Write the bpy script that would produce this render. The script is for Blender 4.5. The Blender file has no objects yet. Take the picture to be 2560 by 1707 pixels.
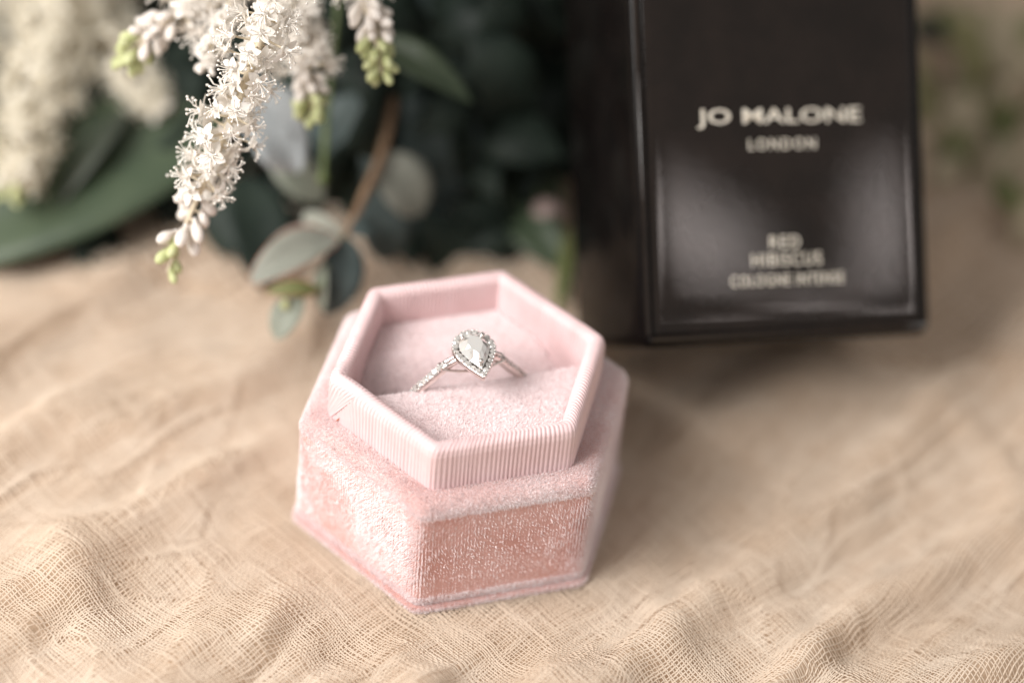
import bpy, math, random
import numpy as np
from mathutils import Vector, Matrix

random.seed(7)
rng = np.random.default_rng(11)
scene = bpy.context.scene
COL = scene.collection
# one Blender unit is one centimetre

# ------------------------------------------------------------------ camera
F_PX = 6103.2                       # focal length in pixels of a 2560 wide frame
CAM = np.array([0.617, -27.866, 27.844])
PITCH, ROLL = 0.72082, 0.096392
FWD = np.array([0, math.cos(PITCH), -math.sin(PITCH)])
UP0 = np.array([0, math.sin(PITCH), math.cos(PITCH)])
RT0 = np.array([1.0, 0, 0])
RIGHT = math.cos(ROLL) * RT0 + math.sin(ROLL) * UP0
UP = -math.sin(ROLL) * RT0 + math.cos(ROLL) * UP0
cam_data = bpy.data.cameras.new("camera")
cam = bpy.data.objects.new("camera", cam_data)
COL.objects.link(cam)
cam.matrix_world = Matrix(((RIGHT[0], UP[0], -FWD[0], CAM[0]),
                           (RIGHT[1], UP[1], -FWD[1], CAM[1]),
                           (RIGHT[2], UP[2], -FWD[2], CAM[2]),
                           (0, 0, 0, 1)))
cam_data.sensor_width = 36.0
cam_data.lens = 36.0 * F_PX / 2560.0
cam_data.clip_start = 1.0
cam_data.clip_end = 500.0
cam_data.dof.use_dof = True
cam_data.dof.focus_distance = 36.75
cam_data.dof.aperture_fstop = cam_data.lens * 1e-3 / 2.15     # opening 2.15 cm wide
cam_data.dof.aperture_blades = 0
scene.camera = cam

# ------------------------------------------------------------------ light of the room
world = bpy.data.worlds.new("World")
scene.world = world
world.use_nodes = True
bg = world.node_tree.nodes["Background"]
bg.inputs[0].default_value = (1.0, 0.96, 0.92, 1)
bg.inputs[1].default_value = 0.42


def area_light(name, loc, target, sx, sy, radiance, color, spin=0.0):
    l = bpy.data.lights.new(name, 'AREA')
    l.shape = 'RECTANGLE'
    l.size, l.size_y = sx, sy
    l.energy = radiance * math.pi * sx * sy
    l.color = color
    o = bpy.data.objects.new(name, l)
    COL.objects.link(o)
    o.location = loc
    q = (Vector(target) - Vector(loc)).to_track_quat('-Z', 'Y')
    o.rotation_euler = (q.to_matrix() @ Matrix.Rotation(spin, 3, 'Z')).to_euler()
    return o


area_light("window_light", (-40, -23, 42), (0, 2, 0), 40, 34, 14.0, (1.0, 0.98, 0.96))
# small lamps added only to put soft reflected glows on the lacquered carton
area_light("carton_glow_light", (45.0, -25.9, 36.2), (4.7, 3.7, 4), 2.4, 5.0, 8.0, (1.0, 0.88, 0.84), 0.5)
area_light("carton_glow_light", (51.6, -21.7, 33.9), (4.7, 3.7, 4), 2.0, 5.0, 8.0, (1.0, 0.88, 0.84), -0.6)
area_light("carton_glow_light", (48.6, -25.5, 31.6), (4.7, 3.7, 4), 3.4, 1.0, 7.0, (1.0, 0.88, 0.84), 0.0)

vs = scene.view_settings
scene.display_settings.display_device = 'sRGB'
vs.view_transform = 'Standard'
vs.look = 'None'
vs.exposure = 0.14
vs.gamma = 1.0
try:
    scene.cycles.use_denoising = True
    scene.cycles.denoiser = 'OPENIMAGEDENOISE'
    scene.cycles.max_bounces = 10
    scene.cycles.transmission_bounces = 8
    scene.cycles.sample_clamp_indirect = 6.0
except Exception:
    pass

K = 2560 / 2352


def at(x, y, dep):
    """the place at a given distance along the line of sight (survey of the photograph, 2352 px wide)"""
    px, py = x * K, y * K
    d = FWD + RIGHT * (px - 1280) / F_PX - UP * (py - 853.5) / F_PX
    return CAM + d * dep


# ------------------------------------------------------------------ materials
def new_mat(name):
    m = bpy.data.materials.new(name)
    m.use_nodes = True
    nt = m.node_tree
    b = nt.nodes["Principled BSDF"]
    return m, nt, b


def noise_node(nt, scale, detail=4, coord='Object', rough=0.6, mapscale=None):
    tc = nt.nodes.new("ShaderNodeTexCoord")
    n = nt.nodes.new("ShaderNodeTexNoise")
    n.inputs["Scale"].default_value = scale
    n.inputs["Detail"].default_value = detail
    n.inputs["Roughness"].default_value = rough
    if mapscale:
        mp = nt.nodes.new("ShaderNodeMapping")
        mp.inputs["Scale"].default_value = mapscale
        nt.links.new(tc.outputs[coord], mp.inputs[0])
        nt.links.new(mp.outputs[0], n.inputs["Vector"])
    else:
        nt.links.new(tc.outputs[coord], n.inputs["Vector"])
    return n


def ramp(nt, src, stops):
    r = nt.nodes.new("ShaderNodeValToRGB")
    e = r.color_ramp.elements
    while len(e) < len(stops):
        e.new(0.5)
    for el, (p, c) in zip(e, stops):
        el.position = p
        el.color = (*c, 1)
    nt.links.new(src, r.inputs[0])
    return r


def bump(nt, b, src, strength, dist):
    bp = nt.nodes.new("ShaderNodeBump")
    bp.inputs["Strength"].default_value = strength
    bp.inputs["Distance"].default_value = dist
    nt.links.new(src, bp.inputs["Height"])
    nt.links.new(bp.outputs[0], b.inputs["Normal"])
    return bp


def simple(name, c0, c1, scale, rough, bstr=0.0, bdist=0.01, bscale=None, metal=0.0, sheen=0.0, spec=0.5, lo=.35, hi=.65):
    m, nt, b = new_mat(name)
    n = noise_node(nt, scale)
    r = ramp(nt, n.outputs[0], [(lo, c0), (hi, c1)])
    nt.links.new(r.outputs[0], b.inputs["Base Color"])
    b.inputs["Roughness"].default_value = rough
    b.inputs["Metallic"].default_value = metal
    b.inputs["Specular IOR Level"].default_value = spec
    if sheen:
        b.inputs["Sheen Weight"].default_value = sheen
        b.inputs["Sheen Roughness"].default_value = 0.35
        b.inputs["Sheen Tint"].default_value = (1, .93, .92, 1)
    if bstr:
        n2 = noise_node(nt, bscale or scale * 4)
        bump(nt, b, n2.outputs[0], bstr, bdist)
    return m


def thin(name, c0, c1, scale, rough=0.5, trans=0.35, spec=0.4):
    """petals, leaves and threads: light passes through"""
    m, nt, b = new_mat(name)
    n = noise_node(nt, scale)
    r = ramp(nt, n.outputs[0], [(.35, c0), (.65, c1)])
    nt.links.new(r.outputs[0], b.inputs["Base Color"])
    b.inputs["Roughness"].default_value = rough
    b.inputs["Specular IOR Level"].default_value = spec
    t = nt.nodes.new("ShaderNodeBsdfTranslucent")
    nt.links.new(r.outputs[0], t.inputs[0])
    mx = nt.nodes.new("ShaderNodeMixShader")
    mx.inputs[0].default_value = trans
    nt.links.new(b.outputs[0], mx.inputs[1])
    nt.links.new(t.outputs[0], mx.inputs[2])
    out = [x for x in nt.nodes if x.type == 'OUTPUT_MATERIAL'][0]
    nt.links.new(mx.outputs[0], out.inputs[0])
    return m


def velvet(name, c0, c1, row=True, rough=0.8, sheen=1.0):
    m, nt, b = new_mat(name)
    n = noise_node(nt, 1.1, 5, rough=.65)
    r = ramp(nt, n.outputs[0], [(.40, c0), (.58, c1)])
    n3 = noise_node(nt, 26, 3)
    mul = nt.nodes.new("ShaderNodeMixRGB")
    mul.blend_type = 'MULTIPLY'
    mul.inputs[0].default_value = 0.35
    r3 = ramp(nt, n3.outputs[0], [(.35, (.72, .70, .70)), (.6, (1, 1, 1))])
    nt.links.new(r.outputs[0], mul.inputs[1])
    nt.links.new(r3.outputs[0], mul.inputs[2])
    nt.links.new(mul.outputs[0], b.inputs["Base Color"])
    b.inputs["Roughness"].default_value = rough
    b.inputs["Specular IOR Level"].default_value = .2
    b.inputs["Sheen Weight"].default_value = sheen
    b.inputs["Sheen Roughness"].default_value = 0.4
    b.inputs["Sheen Tint"].default_value = (1, .90, .90, 1)
    n2 = noise_node(nt, 22, 3, mapscale=(1, 1, .45) if row else None)
    bump(nt, b, n2.outputs[0], 0.7, 0.02)
    return m


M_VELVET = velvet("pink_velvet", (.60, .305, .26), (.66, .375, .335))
M_LEDGE_LIT = velvet("pink_velvet_lit_rim", (.70, .465, .43), (.76, .55, .52), row=False)  # base velvet in a lighter colour, standing in for the nap's sheen on the ledge
M_PILE = simple("velvet_fibre", (.93, .795, .795), (.97, .895, .90), 1.1, .34, sheen=1.0, spec=1.0)
M_PAD = velvet("cushion_velvet", (.78, .62, .615), (.83, .69, .69), row=False)
M_PADPILE = simple("cushion_fibre", (.89, .77, .77), (.95, .87, .875), 2.5, .36, sheen=.8, spec=.9)
M_RIBBON = simple("ribbon_grosgrain", (.74, .53, .525), (.78, .58, .58), 2.0, .55, .25, .004, 90, sheen=.4, spec=.4)
M_GLUE = simple("dried_glue", (.55, .16, .05), (.40, .10, .04), 20, .25)
M_GOLDFOIL = simple("champagne_foil", (.88, .80, .67), (.93, .86, .74), 6, .5, metal=.35)
M_METAL = simple("white_gold", (.80, .73, .69), (.86, .80, .76), 8, .14, metal=1.0)


def stone_mat(name, tint):
    m, nt, b = new_mat(name)
    n = noise_node(nt, 9, 2)
    r = ramp(nt, n.outputs[0], [(.3, tint), (.7, (.93, .90, .86))])
    nt.links.new(r.outputs[0], b.inputs["Base Color"])
    b.inputs["Roughness"].default_value = 0.02
    b.inputs["IOR"].default_value = 2.3
    b.inputs["Transmission Weight"].default_value = .6
    return m


M_STONE = stone_mat("clear_stone", (.90, .86, .82))
M_PEAR = stone_mat("pear_stone_clear", (.95, .89, .82))

# black lacquered card
M_CARD, nt, b = new_mat("black_lacquer_card")
n = noise_node(nt, .9, 3)
r = ramp(nt, n.outputs[0], [(.35, (.009, .006, .0045)), (.65, (.015, .0098, .0075))])
nt.links.new(r.outputs[0], b.inputs["Base Color"])
b.inputs["Roughness"].default_value = .05
b.inputs["Specular IOR Level"].default_value = .31
n2 = noise_node(nt, 5.0, 5, rough=.6)
bump(nt, b, n2.outputs[0], .02, .02)
M_CARD_SHADED = simple("black_card_shaded_side", (.004, .0032, .003), (.007, .0055, .005), 1.2, .12, .02, .01, 5, spec=.12)  # same carton, colour and gloss lowered to stand in for its dark reflections

# cloths
M_CLOTH = simple("tan_undercloth", (.50, .37, .262), (.59, .455, .34), .55, .9, .3, .02, 30, sheen=.2, spec=.15)
M_THREAD = thin("gauze_thread", (.74, .605, .475), (.82, .70, .575), .5, .8, .30, .15)
M_TABLE = simple("table_wood", (.16, .09, .05), (.24, .14, .08), .3, .5)

# plants
M_PETAL = thin("cream_petal", (.95, .895, .82), (.97, .935, .885), 3, .5, .24)
M_PETAL2 = thin("yellowish_petal", (.86, .80, .66), (.93, .88, .77), .6, .5, .3)
M_STAMEN = thin("cream_filament", (.92, .85, .78), (.95, .90, .84), 5, .5, .3)
M_BUD = thin("cream_bud", (.90, .82, .74), (.95, .90, .85), 4, .45, .25)
M_GBUD = thin("green_bud", (.55, .60, .26), (.74, .74, .46), 5, .45, .25)
M_FSTEM = thin("pale_flower_stem", (.70, .60, .44), (.76, .66, .50), 2, .5, .15)
M_GSTEM = simple("green_stem", (.10, .14, .05), (.16, .20, .07), 2, .5)
M_BSTEM = simple("brown_stem", (.22, .13, .075), (.33, .215, .13), 3, .6, .2, .01)
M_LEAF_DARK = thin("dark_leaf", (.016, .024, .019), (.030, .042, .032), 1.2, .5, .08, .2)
M_LEAF_SLATE = thin("slate_leaf", (.062, .084, .082), (.105, .132, .126), 1.0, .55, .08, .25)
M_LEAF_TAN = thin("tan_leaf", (.46, .385, .26), (.56, .48, .34), 1.0, .55, .2)
M_LEAF_MOSS = thin("moss_leaf", (.25, .235, .10), (.34, .31, .16), 1.0, .55, .2)
M_LEAF_SAGE = thin("sage_leaf", (.035, .042, .030), (.065, .075, .054), 1.0, .5, .1)
M_LEAF_PALE = thin("pale_grey_leaf", (.30, .31, .26), (.40, .40, .34), 1.4, .5, .15)
M_LEAF_SILVER = thin("silver_leaf", (.42, .45, .46), (.52, .55, .56), 1.4, .6, .15)
M_LEAF_GREEN = thin("broad_green_leaf", (.048, .070, .040), (.075, .10, .058), .8, .42, .12)
M_LEAF_OLIVE = thin("olive_leaf", (.15, .17, .06), (.24, .25, .10), 1.5, .5, .2)
M_LEAF_MINT = thin("mint_leaf", (.27, .29, .23), (.35, .37, .30), 1.5, .5, .2)
M_LEAF_ROSE = thin("rosy_leaf", (.34, .25, .21), (.42, .32, .27), 1.5, .5, .2)
M_RIM = simple("red_leaf_rim", (.40, .14, .08), (.5, .2, .12), 4, .5)
M_PINKBUD = thin("pink_bud", (.34, .24, .22), (.44, .33, .30), 2, .5, .2)


# ------------------------------------------------------------------ object helpers
def mesh_from(name, V, F, mat, smooth=True):
    me = bpy.data.meshes.new(name)
    V = np.asarray(V, dtype=np.float32)
    if isinstance(F, np.ndarray):
        n, k = F.shape
        me.vertices.add(len(V))
        me.vertices.foreach_set("co", V.ravel())
        me.loops.add(n * k)
        me.loops.foreach_set("vertex_index", F.astype(np.int32).ravel())
        me.polygons.add(n)
        me.polygons.foreach_set("loop_start", np.arange(0, n * k, k, dtype=np.int32))
        me.update(calc_edges=True)
    else:
        me.from_pydata(V.tolist(), [], [list(map(int, f)) for f in F])
        me.update()
    me.polygons.foreach_set("use_smooth", np.full(len(me.polygons), smooth, dtype=bool))
    me.materials.append(mat)
    return me


def tag(o, label=None, cat=None, group=None, kind=None):
    if label: o["label"] = label
    if cat: o["category"] = cat
    if group: o["group"] = group
    if kind: o["kind"] = kind
    return o


def empty(name, loc, label, cat, group=None, mat=None):
    o = bpy.data.objects.new(name, None)
    o.empty_display_size = .2
    COL.objects.link(o)
    if mat is not None:
        o.matrix_world = mat
    else:
        o.location = tuple(float(c) for c in loc)
    return tag(o, label, cat, group)


def part(name, V, F, mat, parent=None, smooth=True, world=True, base=None):
    """links one mesh object; world coordinates are turned into the parent's own"""
    V = np.asarray(V, dtype=float)
    if parent is not None and world:
        V = V - np.array(parent.location if base is None else base)
    o = bpy.data.objects.new(name, mesh_from(name, V, F, mat, smooth))
    COL.objects.link(o)
    o.parent = parent
    return o


class MB:
    def __init__(s): s.v, s.f = [], []

    def add(s, V, F):
        n = len(s.v)
        s.v.extend([tuple(map(float, p)) for p in V])
        s.f.extend([tuple(int(i) + n for i in f) for f in F])
        return s


def grid_faces(nu, nv, cu=False, cv=False):
    fs = []
    for i in range(nu if cu else nu - 1):
        for j in range(nv if cv else nv - 1):
            i2, j2 = (i + 1) % nu, (j + 1) % nv
            fs.append((i * nv + j, i2 * nv + j, i2 * nv + j2, i * nv + j2))
    return fs


def tube(P, R, seg=8, caps=True):
    P = [np.asarray(p, float) for p in P]
    n = len(P)
    R = [float(R)] * n if np.ndim(R) == 0 else list(R)
    V = []
    ref = np.array([.31, .17, .93])
    for i in range(n):
        t = P[min(i + 1, n - 1)] - P[max(i - 1, 0)]
        t /= np.linalg.norm(t) + 1e-9
        a = np.cross(t, ref)
        if np.linalg.norm(a) < .1: a = np.cross(t, np.array([1., 0, 0]))
        a /= np.linalg.norm(a)
        bb = np.cross(t, a)
        for k in range(seg):
            w = 2 * math.pi * k / seg
            V.append(P[i] + R[i] * (a * math.cos(w) + bb * math.sin(w)))
    F = grid_faces(n, seg, False, True)
    if caps:
        F.append(tuple(range(seg))[::-1])
        F.append(tuple((n - 1) * seg + k for k in range(seg)))
    return V, F


def smooth_path(P, n):
    P = np.asarray(P, float)
    m = len(P)
    out = []
    for t in np.linspace(0, m - 1, n):
        i = min(int(t), m - 2)
        u = t - i
        p0, p1, p2, p3 = P[max(i - 1, 0)], P[i], P[i + 1], P[min(i + 2, m - 1)]
        out.append(.5 * (2 * p1 + (p2 - p0) * u + (2 * p0 - 5 * p1 + 4 * p2 - p3) * u * u + (3 * p1 - p0 - 3 * p2 + p3) * u ** 3))
    return np.array(out)


def ball(c, r, nu=8, nv=6, sc=(1, 1, 1), M=None):
    V = []
    for i in range(nv + 1):
        th = math.pi * i / nv
        for j in range(nu):
            ph = 2 * math.pi * j / nu
            p = np.array([math.sin(th) * math.cos(ph) * sc[0], math.sin(th) * math.sin(ph) * sc[1], math.cos(th) * sc[2]]) * r
            if M is not None: p = M @ p
            V.append(np.asarray(c) + p)
    return V, grid_faces(nv + 1, nu, False, True)


def vnoise(x, y, seed=0):
    """smooth value noise on numpy arrays"""
    xi, yi = np.floor(x).astype(np.int64), np.floor(y).astype(np.int64)
    fx, fy = x - xi, y - yi
    fx, fy = fx * fx * fx * (fx * (fx * 6 - 15) + 10), fy * fy * fy * (fy * (fy * 6 - 15) + 10)

    def h(a, c):
        n = (a * 374761393 + c * 668265263 + seed * 974634777) & 0x7fffffff
        n = ((n ^ (n >> 13)) * 1274126177) & 0x7fffffff
        n = (n ^ (n >> 16)) & 0x7fffffff
        return n / 0x7fffffff
    return (h(xi, yi) * (1 - fx) + h(xi + 1, yi) * fx) * (1 - fy) + (h(xi, yi + 1) * (1 - fx) + h(xi + 1, yi + 1) * fx) * fy


def fbm(x, y, seed=0, oct=3):
    s, a, t = 0, 1, 0
    for o in range(oct):
        s = s + a * vnoise(x * 2 ** o, y * 2 ** o, seed + o * 17)
        t += a
        a *= .5
    return s / t


# ------------------------------------------------------------------ the cloth
FA = math.radians(50)                       # the folds run this way over the table
CT, ST = math.cos(FA), math.sin(FA)


def cloth_h(x, y):
    x, y = np.asarray(x, float), np.asarray(y, float)
    u = x * CT + y * ST                     # along the folds
    s = -x * ST + y * CT                    # across them
    w = s + 1.5 * (fbm(u * .16 + 3, s * .22, 1) - .5) * 2 + .35 * (vnoise(u * .5, s * .6, 5) - .5) * 2
    a = .5 + .5 * np.sin(w * 2 * np.pi / 2.3)
    ridge = a ** 1.6
    amp = .09 + .35 * vnoise(u * .22 + 9, s * .3 + 4, 2) ** 1.3
    w2 = s + .6 * vnoise(u * .35, s * .5, 8) * 2 + .25 * u
    small = (.5 + .5 * np.sin(w2 * 2 * np.pi / .85)) * .11 * vnoise(u * .4 + 2, s * .5, 3)
    w3 = x * .8 + y * .35 + .8 * vnoise(x * .5, y * .5, 12)
    cross = (.5 + .5 * np.sin(w3 * 2 * np.pi / 1.9)) ** 2.2 * .16 * np.clip(vnoise(x * .33 + 7, y * .33, 21) * 2 - .7, 0, 1)
    h = ridge * amp + small + cross + .25 * (fbm(x * .2, y * .2, 31) - .5) - .12
    n4 = vnoise(u * .35 + 2, s * 1.1 + .5 * vnoise(u * .5, s * .4, 57), 51)
    n5 = vnoise(x * .9 + 5, y * .9 + 1, 53)
    h = h + .10 * (1 - np.abs(2 * n4 - 1)) ** 3 + .035 * (1 - np.abs(2 * n5 - 1)) ** 4
    r = np.hypot(x, y)
    k = np.clip((r - 2.75) / 1.5, 0, 1)
    k = k * k * (3 - 2 * k)
    h = h * k - .012 * (1 - k)
    # flatter where the carton stands, and a fold bunched up under its raised corner
    d = np.hypot(x - 6.0, y - 5.6)
    k2 = np.clip((d - .4) / 1.8, 0, 1)
    h = h * k2 - .03 * (1 - k2)
    d3 = np.hypot(x - 1.72, y - 3.55)
    h = h + .62 * np.exp(-(d3 / .75) ** 2) * (1 - np.exp(-(np.clip(r - 2.6, 0, 9) / .4) ** 2))
    return h


def make_under():
    nx, ny = 300, 300
    X, Y = np.meshgrid(np.linspace(-32, 34, nx), np.linspace(-10, 46, ny), indexing='ij')
    Z = cloth_h(X, Y) - .10
    V = np.stack([X, Y, Z], -1).reshape(-1, 3)
    i = np.arange(nx * ny).reshape(nx, ny)
    F = np.stack([i[:-1, :-1], i[1:, :-1], i[1:, 1:], i[:-1, 1:]], -1).reshape(-1, 4)
    o = part("tablecloth", V, F, M_CLOTH)
    tag(o, "tan cloth lying in soft folds under the gauze and the ring box", "cloth", kind="structure")
    t = MB()
    V = [(-32, -10, -1.6), (34, -10, -1.6), (34, 46, -1.6), (-32, 46, -1.6), (-32, -10, -.9), (34, -10, -.9), (34, 46, -.9), (-32, 46, -.9)]
    t.add(V, [(0, 3, 2, 1), (4, 5, 6, 7), (0, 1, 5, 4), (1, 2, 6, 5), (2, 3, 7, 6), (3, 0, 4, 7)])
    tag(part("tabletop", t.v, t.f, M_TABLE, smooth=False), kind="structure")


def gauze_pos(a, c):
    """thread space (a along the folds, c across) to table space, bunched in the valleys"""
    tw = .16
    a2 = a + .10 * (fbm(a * .5, c * .5, 41) - .5) * 2 + .05 * (vnoise(a * 1.7, c * 1.7, 45) - .5) * 2 + tw * (vnoise(a * .13, c * .13, 61) - .5) * c * .9
    c2 = c + .22 * (fbm(a * .35 + 5, c * .45, 43) - .5) * 2 + .06 * (vnoise(a * 1.6, c * 2.0, 47) - .5) * 2
    x, y = a2 * CT - c2 * ST, a2 * ST + c2 * CT
    e = .03
    gx = (cloth_h(x + e, y) - cloth_h(x - e, y)) / (2 * e)
    gy = (cloth_h(x, y + e) - cloth_h(x, y - e)) / (2 * e)
    x = x - .10 * np.clip(gx, -1, 1)
    y = y - .10 * np.clip(gy, -1, 1)
    z = cloth_h(x, y)
    return x, y, z


def make_threads(y0, y1, x0, x1, pitch, width, seglen, seed):
    """woven gauze: every thread its own narrow roof-shaped strip"""
    r = np.random.default_rng(seed)
    Vs, Fs, nv = [], [], 0
    for fam in (0, 1):
        for k in np.arange(-34, 40, pitch):
            off = k + r.normal(0, pitch * .09)
            L = np.arange(-34, 46, seglen)
            wob = pitch * .16 * np.sin(L * r.uniform(2.5, 5) + r.uniform(0, 6)) + pitch * .5 * (vnoise(L * .8, np.full_like(L, k * 3.1), seed + fam) - .5)
            if fam == 0: a, c = L, off + wob
            else: a, c = off + wob, L
            a, c = a + 0 * L, c + 0 * L
            x0r, y0r = a * CT - c * ST, a * ST + c * CT
            m = (y0r > y0) & (y0r < y1) & (x0r > x0) & (x0r < x1) & (np.hypot(x0r, y0r) > 2.2)
            idx = np.where(m)[0]
            if len(idx) < 3: continue
            for run in np.split(idx, np.where(np.diff(idx) > 1)[0] + 1):
                if len(run) < 3: continue
                x, y, z = gauze_pos(a[run], c[run])
                z = z + .02 + .010 * np.sin(L[run] * np.pi / pitch + (k / pitch) * np.pi + fam * np.pi)
                P = np.stack([x, y, z], -1)
                T = np.gradient(P, axis=0)
                T /= np.linalg.norm(T, axis=1, keepdims=True) + 1e-9
                S = np.stack([-T[:, 1], T[:, 0], np.zeros(len(T))], -1)
                wd = width * (1 + .35 * (vnoise(L[run] * 3, np.full(len(run), k * 7.7), seed + 5) - .5) * 2) * r.uniform(.88, 1.14)
                A, B = P - S * wd[:, None] * .5, P + S * wd[:, None] * .5
                Cc = P + np.array([0, 0, 1.0]) * (wd[:, None] * .38)
                Vs.append(np.stack([A, Cc, B], 1).reshape(-1, 3))
                n = len(run)
                i = np.arange(n - 1) * 3 + nv
                Fs.append(np.concatenate([np.stack([i, i + 3, i + 4, i + 1], -1), np.stack([i + 1, i + 4, i + 5, i + 2], -1)]))
                nv += n * 3
    return np.concatenate(Vs), np.concatenate(Fs)


make_under()
V1, F1 = make_threads(-7.5, 4.2, -10, 13, .051, .0235, .06, 3)
V2, F2 = make_threads(4.2, 40, -28, 32, .16, .062, .30, 9)
V3, F3 = make_threads(-7.5, 4.2, -16, -10, .11, .042, .2, 13)
V = np.concatenate([V1, V2, V3])
F = np.concatenate([F1, F2 + len(V1), F3 + len(V1) + len(V2)])
g = part("gauze", V, F, M_THREAD)
tag(g, "open weave cream gauze runner crumpled over the table", "gauze", kind="stuff")


# ------------------------------------------------------------------ the ring box
YAW = math.radians(20.2)


def hex_loop(R, rc, N):
    """rounded hexagon of N points at equal steps; returns points, outward normals and the arc length of each"""
    pts, nrm = [], []
    ap = R * math.cos(math.pi / 6)
    for k in range(6):
        a = YAW + k * math.pi / 3
        cx, cy = (R - rc / math.cos(math.pi / 6)) * math.cos(a), (R - rc / math.cos(math.pi / 6)) * math.sin(a)
        for t in np.linspace(-math.pi / 6, math.pi / 6, 14):
            pts.append((cx + rc * math.cos(a + t), cy + rc * math.sin(a + t)))
    pts = np.array(pts + [pts[0]])
    d = np.concatenate([[0], np.cumsum(np.hypot(*np.diff(pts, axis=0).T))])
    s = np.linspace(0, d[-1], N, endpoint=False)
    P = np.stack([np.interp(s, d, pts[:, 0]), np.interp(s, d, pts[:, 1])], -1)
    T = np.roll(P, -1, 0) - np.roll(P, 1, 0)
    T /= np.linalg.norm(T, axis=1, keepdims=True)
    return P, np.stack([T[:, 1], -T[:, 0]], -1), s, d[-1]


def loft(R, rc, N, profile, wob=None):
    """profile: list of (inward offset from the outline, z)"""
    V = []
    for j, (o, z) in enumerate(profile):
        P, Nn, s, per = hex_loop(R - o / math.cos(math.pi / 6), max(rc - o, .05), N)
        if wob is not None: P = P + Nn * wob(s, per, j, P)[:, None] * (-1 if o > .14 and j > 12 else 1)
        V.append(np.concatenate([P, np.full((N, 1), z)], 1))
    V = np.concatenate(V)
    return V, [q[::-1] for q in grid_faces(len(profile), N, False, True)]


def fuzz(V, F, dens, length, width, lean, seed, keep=None, flatout=0.0):
    """short pile standing on a surface, one sliver per fibre"""
    r = np.random.default_rng(seed)
    V = np.asarray(V, float)
    T = np.array([t for f in F for t in ((f[0], f[1], f[2]), (f[0], f[2], f[3])) if len(f) == 4], dtype=int)
    A, B, C = V[T[:, 0]], V[T[:, 1]], V[T[:, 2]]
    nr = np.cross(B - A, C - A)
    ar = np.linalg.norm(nr, axis=1) / 2
    n = int(ar.sum() * dens)
    pick = r.choice(len(T), n, p=ar / ar.sum())
    a, b2 = r.random(n), r.random(n)
    fl = a + b2 > 1
    a[fl], b2[fl] = 1 - a[fl], 1 - b2[fl]
    P = A[pick] + (B - A)[pick] * a[:, None] + (C - A)[pick] * b2[:, None]
    Nr = nr[pick] / (np.linalg.norm(nr[pick], axis=1, keepdims=True) + 1e-12)
    if keep is not None:
        m = keep(P, Nr)
        P, Nr = P[m], Nr[m]
        n = len(P)
    # brushed in drifting directions, downwards on the whole
    ang = (fbm(P[:, 0] * 1.3 + P[:, 1] * .9, P[:, 2] * 1.3 + P[:, 1] * .5, seed) - .5) * 5.0
    ld = np.stack([np.sin(ang), .3 * np.cos(ang * 1.7), -.7 + .5 * np.cos(ang)], -1) * lean
    rad = np.stack([P[:, 0], P[:, 1], 0 * P[:, 0]], -1)
    rad /= np.linalg.norm(rad, axis=1, keepdims=True) + 1e-9
    D = Nr + ld + r.normal(0, .28, (n, 3)) + rad * (flatout * np.clip(Nr[:, 2:3], 0, 1))
    D /= np.linalg.norm(D, axis=1, keepdims=True)
    S = np.cross(D, Nr + r.normal(0, .5, (n, 3)))
    S /= np.linalg.norm(S, axis=1, keepdims=True) + 1e-9
    L = length * r.uniform(.5, 1.3, n)[:, None]
    W = width * r.uniform(.7, 1.3, n)[:, None]
    base = P - Nr * .008
    out = np.stack([base - S * W / 2, base + S * W / 2, base + D * L], 1).reshape(-1, 3)
    return out, np.arange(n * 3).reshape(n, 3)


def arc(o0, z0, r, a0, a1, n):
    return [(o0 - r * math.cos(math.radians(t)), z0 + r * math.sin(math.radians(t))) for t in np.linspace(a0, a1, n)]


box = empty("ring_box", (0, 0, 0), "open hexagonal pink velvet ring box standing on the gauze with a ring in it", "ring box")
# velvet base with soft padded edges
prof = [(.14, .10)] + arc(.11, .20, .12, -70, 0, 5) + [(.005, .5), (.012, .9), (.014, 1.2), (.012, 1.55), (.0, 1.9), (.0, 1.98)] + arc(.185, 2.01, .185, 0, 90, 9) + [(.36, 2.197), (.42, 2.19), (.50, 2.15), (.55, 2.05)]
VB, FB = loft(2.66, .20, 240, prof)
nlast = (len(prof) - 1) * 240
o = part("base", VB, FB + [tuple(range(240))[::-1]], M_VELVET, box)
o.data.materials.append(M_LEDGE_LIT)
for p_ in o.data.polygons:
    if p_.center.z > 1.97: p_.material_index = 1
# base plate under it, its velvet lip showing as a ridge
profp = [(.12, .012)] + arc(.06, .075, .065, -70, 75, 7) + [(.16, .135)]
VPl, FPl = loft(2.735, .22, 240, profp)
part("base_plate", VPl, FPl + [tuple(range(240))[::-1], tuple(range((len(profp) - 1) * 240, len(profp) * 240))], M_VELVET, box)
P0, N0, s0, per0 = hex_loop(2.66, .20, 4000)
r_ = np.random.default_rng(77)
cols = np.arange(0, per0, .050)
Sx = np.repeat(cols, 520) + r_.normal(0, .0065, len(cols) * 520)
Zx = r_.uniform(.2, 2.06, len(Sx))
ki = np.clip((Sx / per0 * 4000).astype(int), 0, 3999)
Pb = np.stack([P0[ki, 0], P0[ki, 1], Zx], -1)
Nb = np.stack([N0[ki, 0], N0[ki, 1], np.zeros(len(Sx))], -1)
nap = fbm(Sx * .9, Zx * 1.1 + Sx * .2, 91, 2)                       # where the nap was brushed flat
flatk = np.clip((nap - .50) / .10, 0, 1)
edge_ = np.minimum(np.abs(((Sx / per0 * 6 + .5) % 1.0) - .5) * per0 / 6, Zx - .16)
lift = np.exp(-(edge_ / .16) ** 2)
eD = YAW - math.pi / 2
fED0 = np.clip((Nb @ np.array([math.cos(eD), math.sin(eD), 0]) - .9) / .08, 0, 1)      # the front right face
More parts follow.
